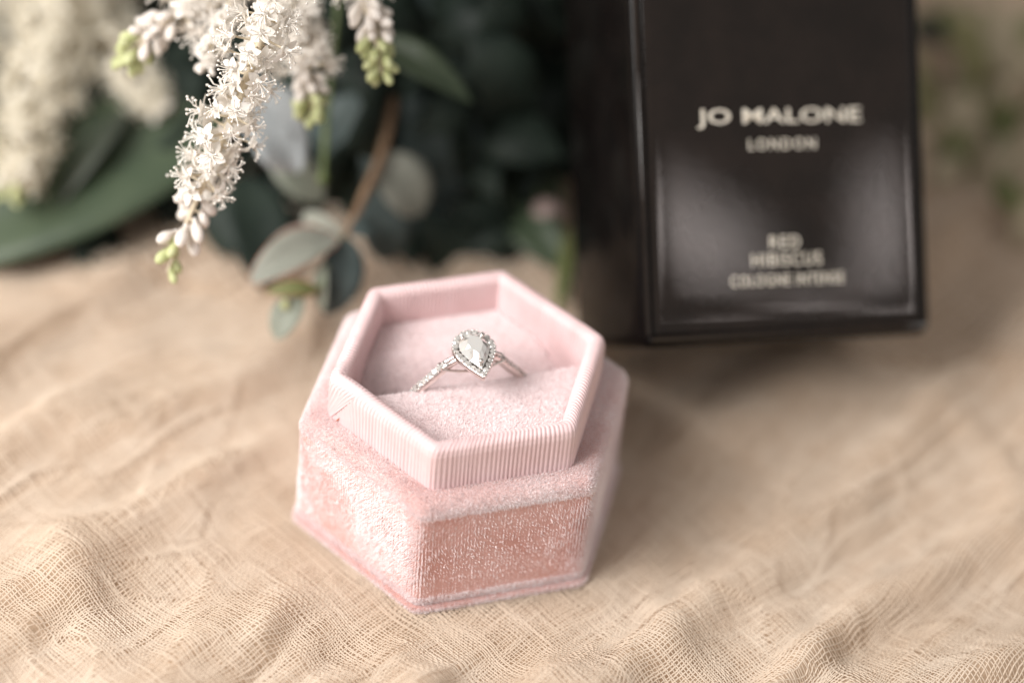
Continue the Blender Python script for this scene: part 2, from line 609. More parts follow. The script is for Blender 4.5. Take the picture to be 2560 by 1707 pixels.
keepf = (Nb @ np.array([.0, -.75, .66]) > -.3) & (r_.random(len(Sx)) < (1 - .22 * flatk) * (.76 + .28 * lift) * (1 - .74 * fED0 * (1 - lift)))
fED = fED0[keepf]
Pb, Nb, flatk, lift, nap = Pb[keepf], Nb[keepf], flatk[keepf], lift[keepf], nap[keepf]
nf = len(Pb)
Tb = np.stack([-Nb[:, 1], Nb[:, 0], np.zeros(nf)], -1)
Dv = Nb * (.75 + .5 * lift)[:, None] + np.array([0, 0, -1.0]) * ((.55 + .4 * flatk - .5 * lift) * (1 - .8 * fED))[:, None] + Tb * ((nap - .5) * 2.5)[:, None] + r_.normal(0, .22, (nf, 3))
Dv /= np.linalg.norm(Dv, axis=1, keepdims=True)
Sv = np.cross(Dv, Nb + r_.normal(0, .4, (nf, 3)))
Sv /= np.linalg.norm(Sv, axis=1, keepdims=True) + 1e-9
Ln = (.060 * r_.uniform(.5, 1.35, nf) * (1 - .4 * flatk))[:, None]
Wd = (.0085 * r_.uniform(.7, 1.3, nf))[:, None]
bs = Pb - Nb * .010
rowV = np.stack([bs - Sv * Wd / 2, bs + Sv * Wd / 2, bs + Dv * Ln], 1).reshape(-1, 3)
rowF = np.arange(nf * 3).reshape(nf, 3)
seen = lambda P, Nr: (Nr @ np.array([.0, -.75, .66]) > -.35) | (Nr[:, 2] > .3)
seen_b = lambda P, Nr: seen(P, Nr) & ((P[:, 2] > 1.96) | (P[:, 2] < .3))
v, f = fuzz(VB, FB, 12000, .050, .0090, .25, 5, seen_b, .5)
v2, f2 = fuzz(VPl, FPl, 9000, .055, .0095, .3, 6, seen, 1.0)
o = part("velvet_pile", np.concatenate([v, v2, rowV]), np.concatenate([f, f2 + len(v), rowF + len(v) + len(v2)]), M_PILE, box, smooth=False)
o["kind"] = "stuff"

# ribbed collar: grosgrain ribbon over the outside, the rim and the inside
NR = 1320
RIBS = 190
RI = 2.215
profc = [(.0, z, 0.) for z in (2.12, 2.25, 2.4, 2.5, 2.6, 2.7, 2.8, 2.86)]
profc += [(*p, t) for p, t in zip(arc(.135, 2.885, .125, 0, 180, 15), np.linspace(0, 180, 15))]
profc += [(.268 + .007 * k / 4, z, 180.) for k, z in enumerate((2.75, 2.6, 2.45, 2.2, 1.25))]
VC = []
for (o_, z, t) in profc:
    rr_ = max(.20 - o_, .06)
    P, Nn, s, per = hex_loop(RI - o_ / math.cos(math.pi / 6), rr_, NR)
    f_ = s / per
    q = f_ * 6
    ph = f_ * RIBS * 2 * math.pi + 1.6 * (vnoise(f_ * 40, f_ * 0 + z * .8, 4) - .5) * 2
    loc = (q + .5) % 1.0 - .5
    flat = 1 - .6 * np.exp(-(loc * 11) ** 2)                     # stretched round the corners
    ph = ph + np.exp(-((q - 3.12) / .17) ** 2) * (z - 2.6) * 30  # pulled askew beside the left corner
    ampl = .024 * (.7 + .6 * vnoise(f_ * 95, f_ * 0 + 3., 6))
    rib = ampl * (np.abs(np.cos(ph / 2)) ** .8 - .5) * flat
    ct, st = math.cos(math.radians(t)), math.sin(math.radians(t))
    wave = .016 * (fbm(f_ * 14, f_ * 0 + .5, 19) - .5) * 2 * (1 if z > 2.6 else .4)
    VC.append(np.concatenate([P + Nn * (rib * ct)[:, None], (z + rib * st + wave)[:, None]], 1))
VC = np.concatenate(VC)
FC = [q[::-1] for q in grid_faces(len(profc), NR, False, True)]
part("ribbed_collar", VC, FC, M_RIBBON, box)

# the overlapping end of the ribbon at the left corner, its edge running askew, with a spot of glue
P, Nn, s, per = hex_loop(RI, .20, NR)
V, nu, nvp = [], 150, 13
pp = [(.0, 2.16), (.0, 2.3), (.004, 2.5), (.008, 2.7), (.01, 2.86)] + arc(.135, 2.885, .125, 12, 150, 8)
for i in range(nu):
    for j, (o_, z) in enumerate(pp):
        hgt = j / (nvp - 1)
        s_end = per * (3.0 / 6) + .12 + .62 * (z - 2.1) / .9          # askew edge: lower end nearer the corner
        s_beg = per * (3.0 / 6) - .30
        ss = s_beg + (s_end - s_beg) * i / (nu - 1)
        k = np.interp(ss, s, np.arange(NR))
        k0 = int(k)
        p = P[k0] + (P[(k0 + 1) % NR] - P[k0]) * (k - k0)
        nn_ = Nn[k0]
        taper = min(1, i / 30.0, (nu - 1 - i) / 5.0)
        rib = .020 * abs(math.cos((ss * 1.0 - (z - 2.1) * .75) * RIBS / per * math.pi))
        off = -.006 + taper * (.014 + rib) - o_
        q = p + nn_ * off
        V.append((q[0], q[1], z + (.022 * taper if j > 8 else 0)))
part("ribbon_end", V, grid_faces(nu, nvp), M_RIBBON, box)
gl = MB()
kk = int(np.interp(per * .5 + .34, s, np.arange(NR)))
c0 = np.array([*P[kk], 2.23]) + np.array([*Nn[kk], 0]) * .018
tdir = np.array([-Nn[kk][1], Nn[kk][0], 0])
path = [c0 - tdir * .035, c0 + np.array([0, 0, .04]), c0 + tdir * .015 + np.array([0, 0, .07]), c0 + tdir * .025 + np.array([0, 0, .10])]
gl.add(*tube(smooth_path(path, 7), [.007, .011, .012, .009, .006, .004, .002], 6))
part("glue_spot", gl.v, gl.f, M_GLUE, box)

# cushion: two pads meeting at the slot that runs from the left corner to the right one
TD = np.array([math.cos(YAW), math.sin(YAW)])          # along the slot
PD = np.array([-math.sin(YAW), math.cos(YAW)])         # away from the camera
RIN = RI - .275 / math.cos(math.pi / 6) + .01


def pad(side, nu=44, nv=26):
    V = []
    for i in range(nu):
        for j in range(nv):
            w = j / (nv - 1)
            # half width of the hexagon at distance d from the slot
            dmax = RIN * math.cos(math.pi / 6)
            d = .035 + (dmax - .035) * w ** 1.25
            half = RIN - d / math.tan(math.pi / 3)
            t = -half + 2 * half * i / (nu - 1)
            edge = min(half - abs(t), dmax - d) / .16
            zc_ = 2.47 if side < 0 else 2.36
            z = zc_ + .05 * math.sin(min(1, d / 1.2) * math.pi / 2) + .012 * (fbm(np.array(t * 2.), np.array(d * 2.), 77) - .5)
            rr = .08
            if side < 0 and d < rr: z -= rr - math.sqrt(max(0, rr * rr - (rr - d) ** 2))
            if side > 0: z -= 1.0 * max(0, 1 - d / .95) ** 1.5
            if edge < 1: z -= .06 * (1 - max(0, edge)) ** 2
            q = TD * t + PD * side * d
            V.append((q[0], q[1], z))
    # skirt going down into the slot
    n0 = len(V)
    F = grid_faces(nu, nv)
    if side > 0: F = [f[::-1] for f in F]
    for i in range(nu):
        x, y, z = V[i * nv]
        V.append((x, y, z - (.5 if side < 0 else .1)))
    for i in range(nu - 1):
        F.append((i * nv, n0 + i, n0 + i + 1, (i + 1) * nv) if side > 0 else (i * nv, (i + 1) * nv, n0 + i + 1, n0 + i))
    return V, F


for side, nm in ((1, "rear_cushion"), (-1, "front_cushion")):
    V, F = pad(side)
    F = [f[::-1] for f in F]
    o = part(nm, V, F, M_PAD, box)
    # outward normals up
    me = o.data
    if sum(p.normal.z for p in me.polygons) < 0: me.flip_normals()
    Fg = [tuple(p.vertices) for p in me.polygons]
    v, f = fuzz(V, Fg, 3000, .045, .015, .35, 8 + side)
    q = part("velvet_pile", v, f, M_PADPILE, o, smooth=False, world=False)
    q["kind"] = "stuff"


# ------------------------------------------------------------------ the ring
def basis(x, y, z, o):
    return Matrix(((x[0], y[0], z[0], o[0]), (x[1], y[1], z[1], o[1]), (x[2], y[2], z[2], o[2]), (0, 0, 0, 1)))


LEAN = math.radians(7)
rx = np.array([TD[0], TD[1], 0])
back = np.array([PD[0], PD[1], 0])
rz = math.cos(LEAN) * np.array([0, 0, 1.]) - math.sin(LEAN) * back
ry = np.cross(rz, rx)
RC = np.array([*(TD * .01 - PD * .01), 2.25])
ring = empty("engagement_ring", None, "white gold ring with a pear shaped haloed stone held in the pink cushion", "ring", mat=basis(rx, ry, rz, RC))


def rpart(name, V, F, mat, parent=None, smooth=True):
    return part(name, V, F, mat, parent or ring, smooth, world=False)


HZ = 1.0                                            # height of the halo above the ring's centre
RB_ = .915                                          # band radius (middle of its thickness)


def band_pt(phi):
    """phi 0 at the top, the shoulders rising straighter to the head"""
    x, z = RB_ * math.sin(phi), RB_ * math.cos(phi)
    a = abs(math.atan2(math.sin(phi), math.cos(phi)))
    if a < math.radians(92):
        # straight line from the slot up to the basket
        t = a / math.radians(92)
        lx, lz = .93 * t + .20 * (1 - t), -.03 * t + .86 * (1 - t)
        k = .72 * math.sin(math.pi * t) ** .6
        x = x * (1 - k) + math.copysign(lx, x) * k if a > .02 else x
        z = z * (1 - k) + lz * k
    return np.array([x, 0, z])


mbv = []
NB, NS = 96, 10
for i in range(NB):
    ph = 2 * math.pi * i / NB
    c = band_pt(ph)
    rad = np.array([math.sin(ph), 0, math.cos(ph)])
    topness = max(0, math.cos(ph))
    hw = .062 + .008 * (1 - topness)
    for k in range(NS):
        w = 2 * math.pi * k / NS
        cx, cy = math.cos(w), math.sin(w)
        cx = math.copysign(abs(cx) ** .6, cx)
        cy = math.copysign(abs(cy) ** .6, cy)
        mbv.append(c + rad * (.062 * cx) + np.array([0, 1, 0]) * hw * cy)
rpart("band", mbv, grid_faces(NB, NS, True, True), M_METAL)


def brilliant(r, crown=.32, pav=.75, n=8, table=.55):
    V = [(0, 0, crown * r)]
    for k in range(n):
        a = 2 * math.pi * k / n
        V.append((r * table * math.cos(a), r * table * math.sin(a), crown * r))
    for k in range(n):
        a = 2 * math.pi * (k + .5) / n
        V.append((r * math.cos(a), r * math.sin(a), .02 * r))
    V.append((0, 0, -pav * r))
    F = []
    for k in range(n):
        k2 = (k + 1) % n
        F.append((0, 1 + k, 1 + k2))
        F.append((1 + k, 1 + n + k, 1 + k2))
        F.append((1 + k2, 1 + n + k, 1 + n + k2))
        F.append((1 + n + k2, 1 + n + k, 1 + 2 * n))
    return V, F


me_stone = mesh_from("stone", *brilliant(.066), M_STONE, False)
me_bead = mesh_from("bead", *ball((0, 0, 0), .019, 6, 4), M_METAL)


def place(name, me, parent, loc, zdir, spin=0.0, scale=1.0):
    o = bpy.data.objects.new(name, me)
    COL.objects.link(o)
    o.parent = parent
    q = Vector(zdir).to_track_quat('Z', 'Y').to_matrix() @ Matrix.Rotation(spin, 3, 'Z')
    o.matrix_local = Matrix.Translation(Vector([float(c) for c in loc])) @ q.to_4x4() @ Matrix.Scale(scale, 4)
    return o


beads = MB()
for sgn in (-1, 1):
    for k in range(9):
        ph = sgn * (math.radians(25) + k * .132)
        rad = np.array([math.sin(ph), 0, math.cos(ph)])
        place("shoulder_stone", me_stone, ring, band_pt(ph) + rad * .074, rad + rng.normal(0, .12, 3), rng.uniform(0, 1), .98)
        pm = ph - sgn * .063
        rm = np.array([math.sin(pm), 0, math.cos(pm)])
        for yy in (-1, 1):
            beads.add(*ball(band_pt(pm) + rm * .066 + np.array([0, yy * .046, 0]), .020, 6, 4))
o = rpart("setting_beads", beads.v, beads.f, M_METAL)
o["kind"] = "stuff"


def pear(t, L, W):
    """outline, t in 0..1 from the round end's top round to the tip (local: -y is the tip)"""
    a = 2 * math.pi * t
    y = math.cos(a)
    x = math.sin(a) * (math.sin(a / 2 + math.pi * 0) if False else 1)
    # teardrop: pinch the lower half
    pinch = 1.0 if y > 0 else (1 - (-y) ** 1.7)
    xx = math.sin(a) * (1 if y > 0 else 1) 
    if y <= 0:
        u = -y
        xx = math.copysign((1 - u ** 1.45) * 1.0, math.sin(a))
        yy = -u * .60 * L
    else:
        yy = y * .40 * L
    return np.array([xx * W / 2, yy])


def pear_loop(L, W, n):
    ts = np.linspace(0, 1, 400)
    P = np.array([pear(t, L, W) for t in ts])
    d = np.concatenate([[0], np.cumsum(np.hypot(*np.diff(P, axis=0).T))])
    s = np.linspace(0, d[-1], n, endpoint=False)
    return np.stack([np.interp(s, d, P[:, 0]), np.interp(s, d, P[:, 1])], -1)


PL_, PW_ = .97, .68
YC = -.02                                           # small shift of the head toward its tip
# halo tray with a raised rim, and the basket that carries it
def pear_loft(rows, n=72):
    V = []
    for (L, W, z) in rows:
        for p in pear_loop(L, W, n): V.append((p[0], p[1] + YC, HZ + z))
    return V, grid_faces(len(rows), n, False, True)


V, F = pear_loft([(.40, .26, -.26), (.78, .48, -.13), (PL_ - .03, PW_ - .03, -.085), (PL_, PW_, -.06), (PL_, PW_, .0), (PL_ - .03, PW_ - .03, .016), (PL_ - .30, PW_ - .24, .016), (PL_ - .30, PW_ - .25, -.01), (.3, .2, -.03)])
rpart("halo_setting", V, F, M_METAL)
me_halo = mesh_from("halo_stone", *brilliant(.057), M_STONE, False)
hl = pear_loop(PL_ - .115, PW_ - .10, 22)
for p in hl:
    place("halo_stone", me_halo, ring, (p[0], p[1] + YC, HZ + .028), np.array([0, 0, 1]) + rng.normal(0, .16, 3), rng.uniform(0, 1), rng.uniform(.92, 1.05))
beads = MB()
for p in pear_loop(PL_ - .03, PW_ - .03, 34):
    beads.add(*ball((p[0], p[1] + YC, HZ + .03), .018, 6, 4))
for p in pear_loop(PL_ - .27, PW_ - .22, 22):
    beads.add(*ball((p[0], p[1] + YC, HZ + .03), .013, 5, 4))
o = rpart("halo_beads", beads.v, beads.f, M_METAL)
o["kind"] = "stuff"
# centre stone: table, two crown rows, girdle, pavilion rows
n = 16
rows = [(.36, .24, .155), (.56, .37, .115), (.72, .475, .045), (.72, .475, .03), (.44, .26, -.05), (.12, .07, -.10)]
V = []
for ri, (L, W, z) in enumerate(rows):
    pts = pear_loop(L, W, n)
    if ri % 2: pts = (pts + np.roll(pts, -1, 0)) / 2
    for p in pts: V.append((p[0], p[1] + YC + .012, HZ + z + (rng.normal(0, .017) if ri in (1, 4) else 0)))
F = [tuple(range(n))]
for ri in range(len(rows) - 1):
    a, b_ = ri * n, (ri + 1) * n
    for k in range(n):
        k2 = (k + 1) % n
        if ri % 2 == 0:
            F += [(a + k, b_ + k, a + k2), (a + k2, b_ + k, b_ + k2)]
        else:
            F += [(a + k, b_ + k, b_ + k2), (a + k, b_ + k2, a + k2)]
F.append(tuple(range((len(rows) - 1) * n, len(rows) * n))[::-1])
rpart("pear_stone", V, F, M_PEAR, smooth=False)
for (x, y) in ((-.17, .17), (.17, .17), (0.0, -.36)):
    m = MB()
    m.add(*tube([(x * 1.05, y * 1.02 + YC, HZ - .1), (x * 1.02, y + YC, HZ + .05), (x * .93, y * .95 + YC, HZ + .13)], [.026, .030, .024], 8))
    m.add(*ball((x * .92, y * .94 + YC, HZ + .125), .040, 10, 8))
    rpart("prong", m.v, m.f, M_METAL)
# gallery wire bridging the shoulders under the head
m = MB()
m.add(*tube(smooth_path([(-.52, -.05, .70), (-.28, -.10, .66), (0, -.12, .64), (.28, -.10, .66), (.52, -.05, .70)], 18), .024, 8))
m.add(*tube(smooth_path([(-.52, .05, .70), (-.28, .10, .66), (0, .12, .64), (.28, .10, .66), (.52, .05, .70)], 18), .024, 8))
for sx in (-1, 1):
    m.add(*tube(smooth_path([(sx * .46, 0, .77), (sx * .36, 0, .84), (sx * .27, 0, .90)], 6), list(np.linspace(.034, .026, 6)), 8))
rpart("gallery_wire", m.v, m.f, M_METAL)

# ------------------------------------------------------------------ the black carton
BO = np.array([2.6935, 1.2183, 2.549])
BM = np.array([[0.92967, -0.34229, -0.13621], [0.34701, 0.68950, 0.63575], [-0.12370, -0.63830, 0.75978]])
BWID, BDEP, BHGT = 5.22, 3.0, 7.6
carton = empty("perfume_carton", None, "glossy black perfume carton with gold lettering leaning back behind the ring box", "carton",
               mat=basis(BM[:, 0], BM[:, 1], BM[:, 2], BO))


def rbox(x0, x1, y0, y1, z0, z1, r, n=6):
    """box with rounded edges and corners"""
    V, F = [], []
    cs = [(x0 + r, x1 - r), (y0 + r, y1 - r), (z0 + r, z1 - r)]
    m = 2 * n
    import itertools
    # sphere-like grid pushed out to the corners
    for i in range(m + 1):
        th = math.pi * i / m
        for j in range(2 * m):
            ph = 2 * math.pi * (j + .5) / (2 * m)
            d = (math.sin(th) * math.cos(ph), math.sin(th) * math.sin(ph), math.cos(th))
            V.append(tuple((cs[a][1] if d[a] > (1e-9 if a < 2 else 1e-9) else cs[a][0]) + r * d[a] for a in range(3)))
    # split the equator row so that top and bottom halves stretch apart
    rows = []
    for i in range(m + 1):
        rows.append(V[i * 2 * m:(i + 1) * 2 * m])
        if i == m // 2:
            up = [(v[0], v[1], cs[2][1]) for v in rows[-1]]
            dn = [(v[0], v[1], cs[2][0]) for v in rows[-1]]
            rows[-1] = up
            rows.append(dn)
    W = [v for rw in rows for v in rw]
    F = grid_faces(len(rows), 2 * m, False, True)
    return W, [f[::-1] for f in F]


def bpart(name, V, F, mat, smooth=True):
    return part(name, V, F, mat, carton, smooth, world=False)


SEAM = .46
V, F = rbox(0, BWID, 0.02, BDEP, -.12, BHGT, .24)
o = bpart("carton_body", V, F, M_CARD_SHADED)
# front panel: a slightly pillowed sheet with a bevelled rim
V = []
us = [0, .012, .03, .06] + list(np.linspace(.09, .91, 30)) + [.94, .97, .988, 1]
x0, x1, z0, z1 = .17, BWID - .24, .08, BHGT - .14
for u in us:
    for w in us:
        e = min(min(u, 1 - u) * (x1 - x0), min(w, 1 - w) * (z1 - z0))
        lift = -.050 * min(1, e / .06) ** .5 - .0 + .03
        # shallow ridge framing the panel
        if .1 < e < .3: lift += .005 * math.sin((e - .1) / .2 * math.pi)
        V.append((x0 + (x1 - x0) * u, lift, z0 + (z1 - z0) * w))
o = bpart("front_panel", V, grid_faces(len(us), len(us)), M_CARD)
if sum(p.normal.y for p in o.data.polygons) > 0: o.data.flip_normals()
# bead along the left edge and lip along the bottom
m = MB()
m.add(*tube([(.085, -.002, .10), (.085, -.002, BHGT - .1)], .052, 10))
bpart("edge_bead", m.v, m.f, M_CARD)
m = MB()
m.add(*tube([(.14, .0, .045), (BWID - .18, .0, .045)], .05, 10))
bpart("bottom_lip", m.v, m.f, M_CARD)


def lettering(body, cx, z0, z1, x0, x1, bold, space):
    cu = bpy.data.curves.new("lettering", 'FONT')
    cu.body = body
    cu.align_x = 'LEFT'
    cu.size = 1
    cu.space_character = space
    cu.offset = bold
    cu.extrude = .004
    cu.resolution_u = 3
    t = bpy.data.objects.new("lettering", cu)
    COL.objects.link(t)
    bpy.context.view_layer.update()
    dg = bpy.context.evaluated_depsgraph_get()
    me = bpy.data.meshes.new_from_object(t.evaluated_get(dg))
    bpy.data.objects.remove(t)
    co = np.array([v.co[:] for v in me.vertices])
    mn, mx_ = co.min(0), co.max(0)
    co = (co - mn) / (mx_ - mn + 1e-9)
    V = np.stack([x0 + co[:, 0] * (x1 - x0), -.0215 - .006 * (co[:, 2]), z0 + co[:, 1] * (z1 - z0)], -1)
    F = [tuple(p.vertices) for p in me.polygons]
    bpart("lettering", V, F, M_GOLDFOIL, False)


lettering("JO MALONE", 0, 3.335, 3.65, 1.05, 3.98, .007, 1.02)
lettering("LONDON", 0, 2.985, 3.165, 1.94, 3.14, .0, 1.25)
lettering("RED", 0, 1.40, 1.60, 2.25, 2.79, .0, 1.15)
lettering("HIBISCUS", 0, 1.115, 1.325, 1.92, 3.17, .0, 1.15)
lettering("COLOGNE INTENSE", 0, .80, .985, 1.53, 3.56, .0, 1.15)


# ------------------------------------------------------------------ flowers
def floret_mesh(seed, mat=None):
    """five narrow petals, a ring of stamens with round anthers, a small heart"""
    r = random.Random(seed)
    m = MB()
    for k in range(5):
        a = 2 * math.pi * (k + r.uniform(-.15, .15)) / 5
        L, W = r.uniform(.15, .20), r.uniform(.045, .065)
        up = r.uniform(.1, .75)
        V = []
        for i in range(5):
            t = i / 4
            w = W * math.sin(math.pi * min(1, .12 + t * .85)) ** .8
            rad = L * t * math.cos(up * (1 - .5 * t))
            z = L * t * math.sin(up) - .06 * t * t
            for sg in (-1, 0, 1):
                V.append((rad * math.cos(a) - sg * w * math.sin(a), rad * math.sin(a) + sg * w * math.cos(a), z + abs(sg) * .012))
        m.add(V, grid_faces(5, 3))
    n1 = len(m.f)
    for k in range(9):
        a = 2 * math.pi * (k + r.uniform(-.3, .3)) / 9
        L = r.uniform(.17, .25)
        sp = r.uniform(.35, 1.0)
        p = [(0, 0, 0), (L * .5 * math.sin(sp * .7) * math.cos(a), L * .5 * math.sin(sp * .7) * math.sin(a), L * .55), (L * math.sin(sp) * math.cos(a), L * math.sin(sp) * math.sin(a), L * math.cos(sp))]
        m.add(*tube(p, [.009, .007, .006], 4, False))
        m.add(*ball(p[-1], .017, 5, 4))
    m.add(*ball((0, 0, .03), .045, 6, 5, (1, 1, 1.3)))
    return mesh_from("floret", m.v, m.f, mat or M_PETAL)


def bud_mesh(mat):
    m = MB()
    m.add(*ball((0, 0, .12), .078, 8, 8, (.95, .95, 1.45)))
    m.add(*tube([(0, 0, -.06), (0, 0, .05)], [.022, .03], 6))
    for k in range(3):
        a = 2 * math.pi * k / 3
        m.add(*ball((.03 * math.cos(a), .03 * math.sin(a), .05), .045, 6, 5, (.7, .7, 1.4)))
    return mesh_from("bud", m.v, m.f, mat)


FLORETS = [floret_mesh(i) for i in range(6)]
FLORETS2 = [floret_mesh(i, M_PETAL2) for i in range(6)]
BUD = bud_mesh(M_BUD)
GBUD = bud_mesh(M_GBUD)


def spray(label, path, n, width, budfrac, greenfrac, scale=1.0, seed=0, group="cream flower sprays of the bouquet", bare=()):
    """a tapering flower spike: path runs from its upper end to the tip"""
    r = random.Random(seed)
    P = smooth_path(path, 60)
    root = empty("astilbe_spray", P[0], label, "flower spray", group)
    part("stem", *tube(P, list(np.linspace(.075, .018, 60) * scale), 7), M_FSTEM, root)
    d = np.concatenate([[0], np.cumsum(np.linalg.norm(np.diff(P, axis=0), axis=1))])
    ga = 0.0
    pedi = MB()
    for k in range(n):
        t = (k + .5) / n
        t = t ** .92
        for lo_, hi_ in bare:
            if lo_ < t < hi_: t = hi_ + r.uniform(0, .02)
        q = np.array([np.interp(t * d[-1], d, P[:, i]) for i in range(3)])
        tan = np.array([np.interp(min(1, t + .02) * d[-1], d, P[:, i]) for i in range(3)]) - q
        tan /= np.linalg.norm(tan) + 1e-9
        a = np.cross(tan, [.2, .3, .9])
        a /= np.linalg.norm(a)
        b_ = np.cross(tan, a)
        ga += 2.4 + r.uniform(-.4, .4)
        out = a * math.cos(ga) + b_ * math.sin(ga)
        bud = t > 1 - budfrac
        if bud and seed == 1 and k % 3 == 1: continue
        green = t > 1 - greenfrac
        wd = width * (1.0 if t < .6 else 1.0 - .75 * (t - .6) / .4) * r.uniform(.35, 1.05)
        if bud: wd = min(wd, (.13 if seed == 1 else .10) * scale)
        dirn = out * (1.0 if not bud else .8) + tan * (.25 if not bud else .75) + np.array([r.uniform(-.3, .3) for _ in range(3)])
        dirn /= np.linalg.norm(dirn)
        pos = q + out * wd + tan * wd * .15
        me = (GBUD if green else BUD) if bud else (FLORETS2 if seed in (5, 6, 7, 8) else FLORETS)[r.randrange(6)]
        sc = (r.uniform(.75, 1.0) * (1.25 if seed == 1 else 1) * (1 - .25 * max(0, (t - .9) * 10)) if bud else r.uniform(.85, 1.2)) * scale
        place("bud" if bud else "floret", me, root, pos - P[0], dirn, r.uniform(0, 6), sc)
        if wd > .12 * scale:
            pedi.add(*tube([q - P[0], (q + pos) / 2 - P[0] + tan * .02, pos - P[0]], [.022 * scale, .016 * scale, .014 * scale], 5, False))
    if pedi.v:
        o = part("flower_stalks", pedi.v, pedi.f, M_FSTEM, root, world=False)
        o["kind"] = "stuff"
    return root


spray("sharp cream flower spray hanging lowest, its green tip pointing at the tablecloth",
      [at(640, -120, 36.6), at(612, 40, 36.9), at(575, 160, 37.1), at(520, 300, 37.4), at(470, 420, 37.7), at(425, 520, 38.0), at(385, 625, 38.3)],
      98, .45, .27, .11, 1.2, 1, bare=((.135, .165),))
spray("cream flower spray hanging right behind the sharp one, with a pale bud at its tip",
      [at(640, -120, 39.0), at(672, 20, 39.1), at(700, 130, 39.2), at(713, 215, 39.3), at(716, 275, 39.4)],
      72, .48, .30, .17, 1.2, 2)
spray("short cream flower spray with yellow green buds, rightmost above the pointed leaf",
      [at(820, -130, 38.4), at(840, 0, 38.5), at(862, 70, 38.6), at(872, 130, 38.6), at(878, 172, 38.7)],
      46, .30, .62, .30, 1.3, 3)
spray("cream flower spray at the top left pointing down left to green buds",
      [at(520, -110, 38.4), at(440, 0, 38.6), at(370, 60, 38.7), at(315, 105, 38.8), at(280, 150, 38.9)],
      50, .34, .50, .22, 1.3, 4)
spray("small white flower spray in the middle between the sharp spray and the left one",
      [at(560, -60, 38.6), at(505, 60, 38.4), at(478, 130, 38.2), at(468, 165, 38.1)],
      26, .22, .1, .0, .95, 14)
spray("very blurred cream flower spray drooping over the dark leaf at the left",
      [at(190, 20, 44.0), at(255, 120, 43.6), at(320, 200, 43.2), at(368, 262, 43.0)],
      60, .55, .05, .0, 1.25, 5)
spray("big blurred cream flower spray along the left edge of the picture",
      [at(150, -150, 43.8), at(120, 60, 43.2), at(85, 220, 42.6), at(45, 360, 42.0), at(20, 455, 41.8)],
      150, .70, .06, .05, 1.3, 6)
spray("blurred cream flower spray filling the upper left corner",
      [at(20, -160, 46.0), at(-10, 0, 45.8), at(10, 130, 45.6), at(-20, 260, 45.4)],
      90, .9, .02, .0, 1.5, 7)
spray("blurred cream flower spray between the upper left corner and the bare dark gap",
      [at(330, -170, 46.0), at(270, -60, 45.6), at(215, 20, 45.2), at(190, 80, 44.9)],
      60, .6, .2, .18, 1.35, 8)


# ------------------------------------------------------------------ leaves
def leaf_geo(base, tip, width, nrm, shape=1.0, curl=.12, fold=.12, nl=14, nw=7, wave=0.0, round_=.5):
    """leaf blade with a midrib fold, two skins a hair apart. shape: where it is widest (<1 near the base)"""
    base, tip = np.asarray(base, float), np.asarray(tip, float)
    ax = tip - base
    L = np.linalg.norm(ax)
    ax /= L
    nrm = np.asarray(nrm, float)
    nrm = nrm - ax * (nrm @ ax)
    nrm /= np.linalg.norm(nrm)
    sd = np.cross(ax, nrm)
    top, bot = [], []
    for i in range(nl):
        t = i / (nl - 1)
        w = (math.sin(math.pi * t ** shape) + 1e-6) ** round_ if t not in (0, 1) else 0.02
        for j in range(nw):
            v = -1 + 2 * j / (nw - 1)
            z = curl * L * (math.sin(math.pi * t) - t * .6) + fold * width * abs(v) * w + wave * width * math.sin(t * 9 + v * 2) * abs(v)
            p = base + ax * L * t + sd * v * w * width / 2 + nrm * z
            th = .012 * (1 - v * v) + .004
            top.append(p + nrm * th)
            bot.append(p - nrm * th)
    n = nl * nw
    F = grid_faces(nl, nw)
    Fb = [tuple(i + n for i in f[::-1]) for f in F]
    S = []
    for i in range(nl - 1):
        S.append((i * nw, i * nw + n, (i + 1) * nw + n, (i + 1) * nw))
        S.append((i * nw + nw - 1, (i + 1) * nw + nw - 1, (i + 1) * nw + nw - 1 + n, i * nw + nw - 1 + n))
    return top + bot, F + Fb + S


TOCAM = -FWD


def leaf(root, x0, y0, d0, x1, y1, d1, wpx, mat, tilt=(0, 0, .6), rim=False, **kw):
    a, b_ = at(x0, y0, d0), at(x1, y1, d1)
    w = wpx * K * .5 * (d0 + d1) / F_PX
    V, F = leaf_geo(a, b_, w, TOCAM + np.array(tilt), **kw)
    o = part("leaf", V, F, mat, root)
    if rim:
        nl, nw = kw.get("nl", 14), kw.get("nw", 7)
        loop = [np.array(V[i * nw]) for i in range(nl)]
        m = MB()
        m.add(*tube(loop, .009, 5))
        m.add(*tube([np.array(V[i * nw + nw - 1]) for i in range(nl)], .009, 5))
        part("leaf_rim", np.array(m.v) - np.array(root.location), m.f, M_RIM, o, world=False)
    return o


# broad leaves at the left
lr = empty("broad_leaf", at(520, 330, 44.0), "broad green leaf lying lowest at the left edge with a pale rolled rim", "leaf", "broad leaves at the left")
leaf(lr, 520, 280, 43.3, -260, 590, 42.3, 330, M_LEAF_GREEN, (0, 0, .9), round_=.5, fold=.10, curl=.03)
lr["label"] = "broad green leaf lying lowest at the left edge of the picture"
lr = empty("broad_leaf", at(330, 200, 43.5), "dark oval leaf with a greyish middle lying over the broad green leaf", "leaf", "broad leaves at the left")
leaf(lr, 330, 190, 43.4, 10, 560, 43.0, 190, M_LEAF_SAGE, (-.3, 0, .5), round_=.6, fold=.3, curl=.1)
lr = empty("broad_leaf", at(420, 250, 45), "blackish leaf under the blurred flower spray", "leaf", "broad leaves at the left")
leaf(lr, 470, 170, 43.6, -120, 520, 43.2, 330, M_LEAF_DARK, (0, 0, .4), round_=.5, curl=.05)

